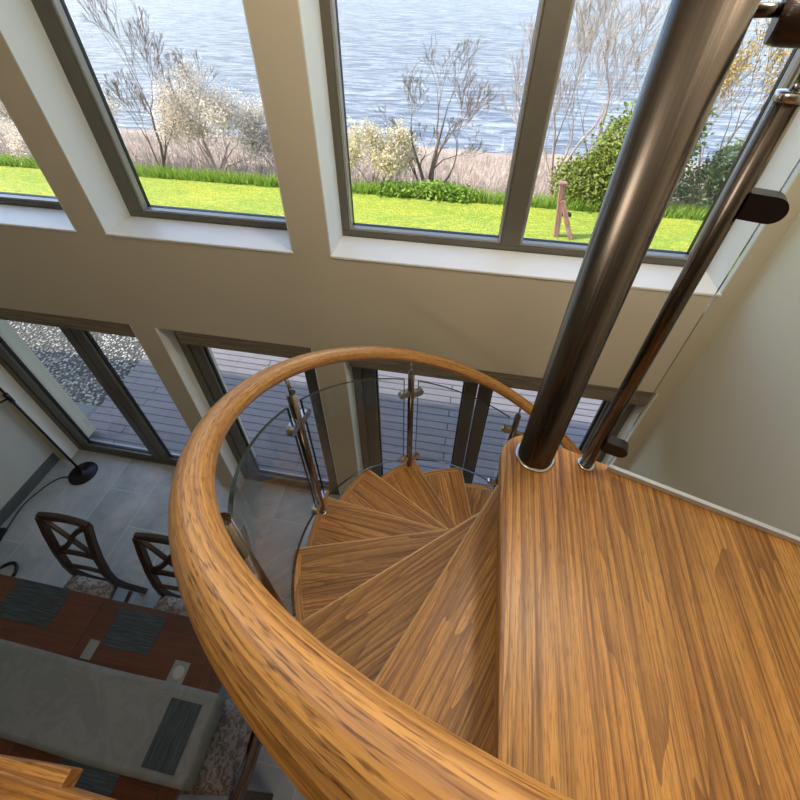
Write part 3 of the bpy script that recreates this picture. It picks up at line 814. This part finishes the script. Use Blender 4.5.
tree('bare_tree',(-1.1,10.05,bz(10.05)),[((-.50,0,1),1.2,.06),((.34,0,1),1.5,.07),((.0,.1,1),1.1,.05),((.75,.1,1),1.1,.04),((-1.0,.1,1),1.0,.035)],M['bark'],21,lev=5,kids=3,ratio=.62,spread=.6,label='dark many-stemmed bare tree standing alone before the water',up=.22,gn=.15,gs=1.0)
tree('bare_tree',(1.05,12.2,bz(12.2)),[((-.15,0,1),1.1,.035),((.2,.1,1),1.2,.035),((.05,.2,1),1.,.03)],M['twig_pink'],17,lev=5,kids=3,ratio=.66,spread=.45,label='pale thin tree behind the window mullion',up=.25,gs=1.2)
tree('bare_tree',(2.0,12.0,bz(12.)),[((-.12,0,1),1.5,.05),((.25,0,1),1.4,.045),((-.35,.2,1),1.1,.04),((.1,.3,1),1.3,.04)],M['bark_pale'],18,lev=5,kids=3,ratio=.66,spread=.45,label='tall pale bare tree rising behind the evergreen bush',up=.25,gs=1.25)
tree('bare_tree',(3.2,12.6,bz(12.6)),[((-.12,0,1),1.7,.06),((.18,0,1),1.6,.055),((.4,.2,1),1.2,.04),((-.3,.2,1),1.3,.04)],M['bark_pale'],19,lev=5,kids=3,ratio=.66,spread=.45,leaf=M['autumn'],nleaf=900,ls=.03,label='tall bare tree with russet twigs beside the steel newel post',up=.25,gs=1.3)
tree('budding_tree',(5.3,11.2,bz(11.2)),[((.0,0,1),1.3,.05),((.35,0,1),1.2,.045),((-.25,.2,1),1.1,.04),((.7,.1,1),1.1,.04)],M['bark'],23,lev=5,kids=3,ratio=.66,spread=.55,leaf=M['autumn'],nleaf=3500,ls=.04,label='golden budding tree between the two steel posts',up=.25,gs=1.25)
bush('evergreen_bush',(2.75,9.75,bz(9.75)),[((0,0,.55),(.95,.7,.6)),((.30,0,1.25),(.75,.6,.75)),((.65,.1,1.95),(.5,.45,.6)),((-.55,0,.45),(.6,.5,.5)),((.9,.2,1.4),(.6,.5,.9))],M['evergreen'],14000,.062,31,'large dark green evergreen bush beside the leaning wooden post')
bush('laurel_bush',(5.05,10.1,bz(10.1)),[((0,0,.45),(.9,.6,.5)),((.3,0,.95),(.75,.5,.5)),((.9,.1,.8),(.7,.5,.7))],M['laurel'],7000,.06,32,'grey-green laurel bush between the two steel posts')
bush('weed_clump',(-.85,9.35,bz(9.35)),[((0,0,.1),(.75,.25,.22)),((.5,0,.08),(.5,.25,.16)),((-.9,0,.08),(.7,.25,.16))],M['verge'],2600,.07,33,'bright green weed clump at the foot of the dark bare tree','weeds')
# verge grass and scrub twigs: nobody could count them
vg=MB(); rd=random.Random(41)
for i in range(15000):
    x=rd.uniform(-16,9); y=9.15+abs(rd.gauss(0,.28)); hgt=rd.uniform(.08,.34)*(1 if y<9.6 else .7); a=rd.uniform(0,2*pi); wv=.012
    b=len(vg.v); z=bz(y)-.01; dx,dy=cos(a)*wv,sin(a)*wv; lx_,ly_=rd.gauss(0,.06),rd.gauss(0,.06)
    vg.v+=[(x-dx,y-dy,z),(x+dx,y+dy,z),(x+lx_,y+ly_,z+hgt)]; vg.face((b,b+1,b+2))
tag(vg.build('verge_grass',M['verge']),'tall bright green grass along the far edge of the lawn','grass',kind='stuff')
tw=MB()
for i in range(16000):
    x=rd.uniform(-18,10); y=9.7+rd.random()**1.6*6.5; z=bz(y)-.03; hgt=rd.uniform(.15,.75)
    d=Vector((rd.gauss(0,.5),rd.gauss(0,.5),1)).normalized(); s=Vector((d.y,-d.x,0)); s=s.normalized() if s.length>.01 else Vector((1,0,0)); s*=.006
    b=len(tw.v); p=Vector((x,y,z)); e=p+d*hgt; mid=p+d*hgt*.5+Vector((rd.gauss(0,.04),rd.gauss(0,.04),0))
    tw.v+=[tuple(p-s),tuple(p+s),tuple(mid+s*.7),tuple(mid-s*.7),tuple(e)]; tw.face((b,b+1,b+2,b+3)); tw.face((b+3,b+2,b+4))
tag(tw.build('scrub_twigs',M['twig_pink']),'dry pinkish undergrowth covering the bank above the shore','undergrowth',kind='stuff')
# leaning post
fp=empty('garden_post',(1.62,7.95,-.12)); tag(fp,'weathered reddish wooden post with a raking brace on the lawn','post')
MB().sweep_rect([(0,0,0),(-.13,0,1.02)],.10,.10,up=(0,1,0)).build('upright',M['post_wood'],fp,bevel=.01)
MB().sweep_rect([(.26,-.06,0),(-.06,-.02,.72)],.09,.09,up=(0,1,0)).build('brace',M['post_wood'],fp,bevel=.008)
MB().box(-.195,-.065,-.06,.06,1.0,1.035).build('post_cap',M['post_wood'],fp)
MB().box(.0,.16,-.05,.05,.42,.47).build('bracket',M['black'],fp)

# ------------------------------------------------------------------ light
wd=bpy.data.worlds.new('World'); S.world=wd; wd.use_nodes=True; nt=wd.node_tree
sky=nt.nodes.new('ShaderNodeTexSky'); sky.sky_type='NISHITA'; sky.sun_disc=False; sky.sun_elevation=radians(42); sky.sun_rotation=radians(250); sky.air_density=1.; sky.dust_density=2.; sky.ozone_density=1.
bg=nt.nodes['Background']; nt.links.new(sky.outputs[0],bg.inputs[0]); bg.inputs[1].default_value=.30
sl=bpy.data.lights.new('sun','SUN'); sl.energy=4.0; sl.angle=radians(.8); sl.color=(1,.95,.86)
so=bpy.data.objects.new('sun',sl); COL.objects.link(so)
sd=Vector((-.70,-.125,.66)).normalized()      # towards the sun
so.rotation_euler=sd.to_track_quat('Z','Y').to_euler()
def fill_light(name,loc,energy,col,r=.12,spot=None):
    l=bpy.data.lights.new(name,'POINT'); l.energy=energy; l.color=col; l.shadow_soft_size=r
    o=bpy.data.objects.new(name,l); COL.objects.link(o); o.location=loc; return o
fill_light('upper_fill',(.50,.90,4.35),30,(1,.87,.70),.16)  # unseen fill added to brighten landing and window wall
fill_light('under_gallery_fill',(.2,-.9,2.2),9,(1,.86,.68),.28)  # unseen fill added to lift the lower reveals and floor
fill_light('upper_fill',(-.6,.2,4.9),15,(1,.90,.76),.25)  # second unseen fill, added over treads and handrail

# ------------------------------------------------------------------ camera
f=422.113; th=.7571; ps=.1832; cy=350.96
cd=bpy.data.cameras.new('camera'); cam=bpy.data.objects.new('camera',cd); COL.objects.link(cam); S.camera=cam
cd.sensor_width=36; cd.sensor_fit='HORIZONTAL'; cd.lens=f/800*36; cd.shift_y=-(400-cy)/800.0; cd.clip_start=.02; cd.clip_end=2000
cam.location=(0,0,3.9)
F=Vector((-sin(ps),cos(ps),0)); fw=F*cos(th)-Vector((0,0,1))*sin(th)
cam.rotation_euler=fw.to_track_quat('-Z','Y').to_euler()
S.view_settings.view_transform='Standard'; S.view_settings.look='None'; S.view_settings.gamma=1; S.view_settings.use_curve_mapping=False
S.view_settings.exposure=.85
S.cycles.use_denoising=True
S.cycles.max_bounces=10; S.cycles.diffuse_bounces=6; S.cycles.transparent_max_bounces=16; S.cycles.caustics_reflective=False
S.cycles.sample_clamp_indirect=6
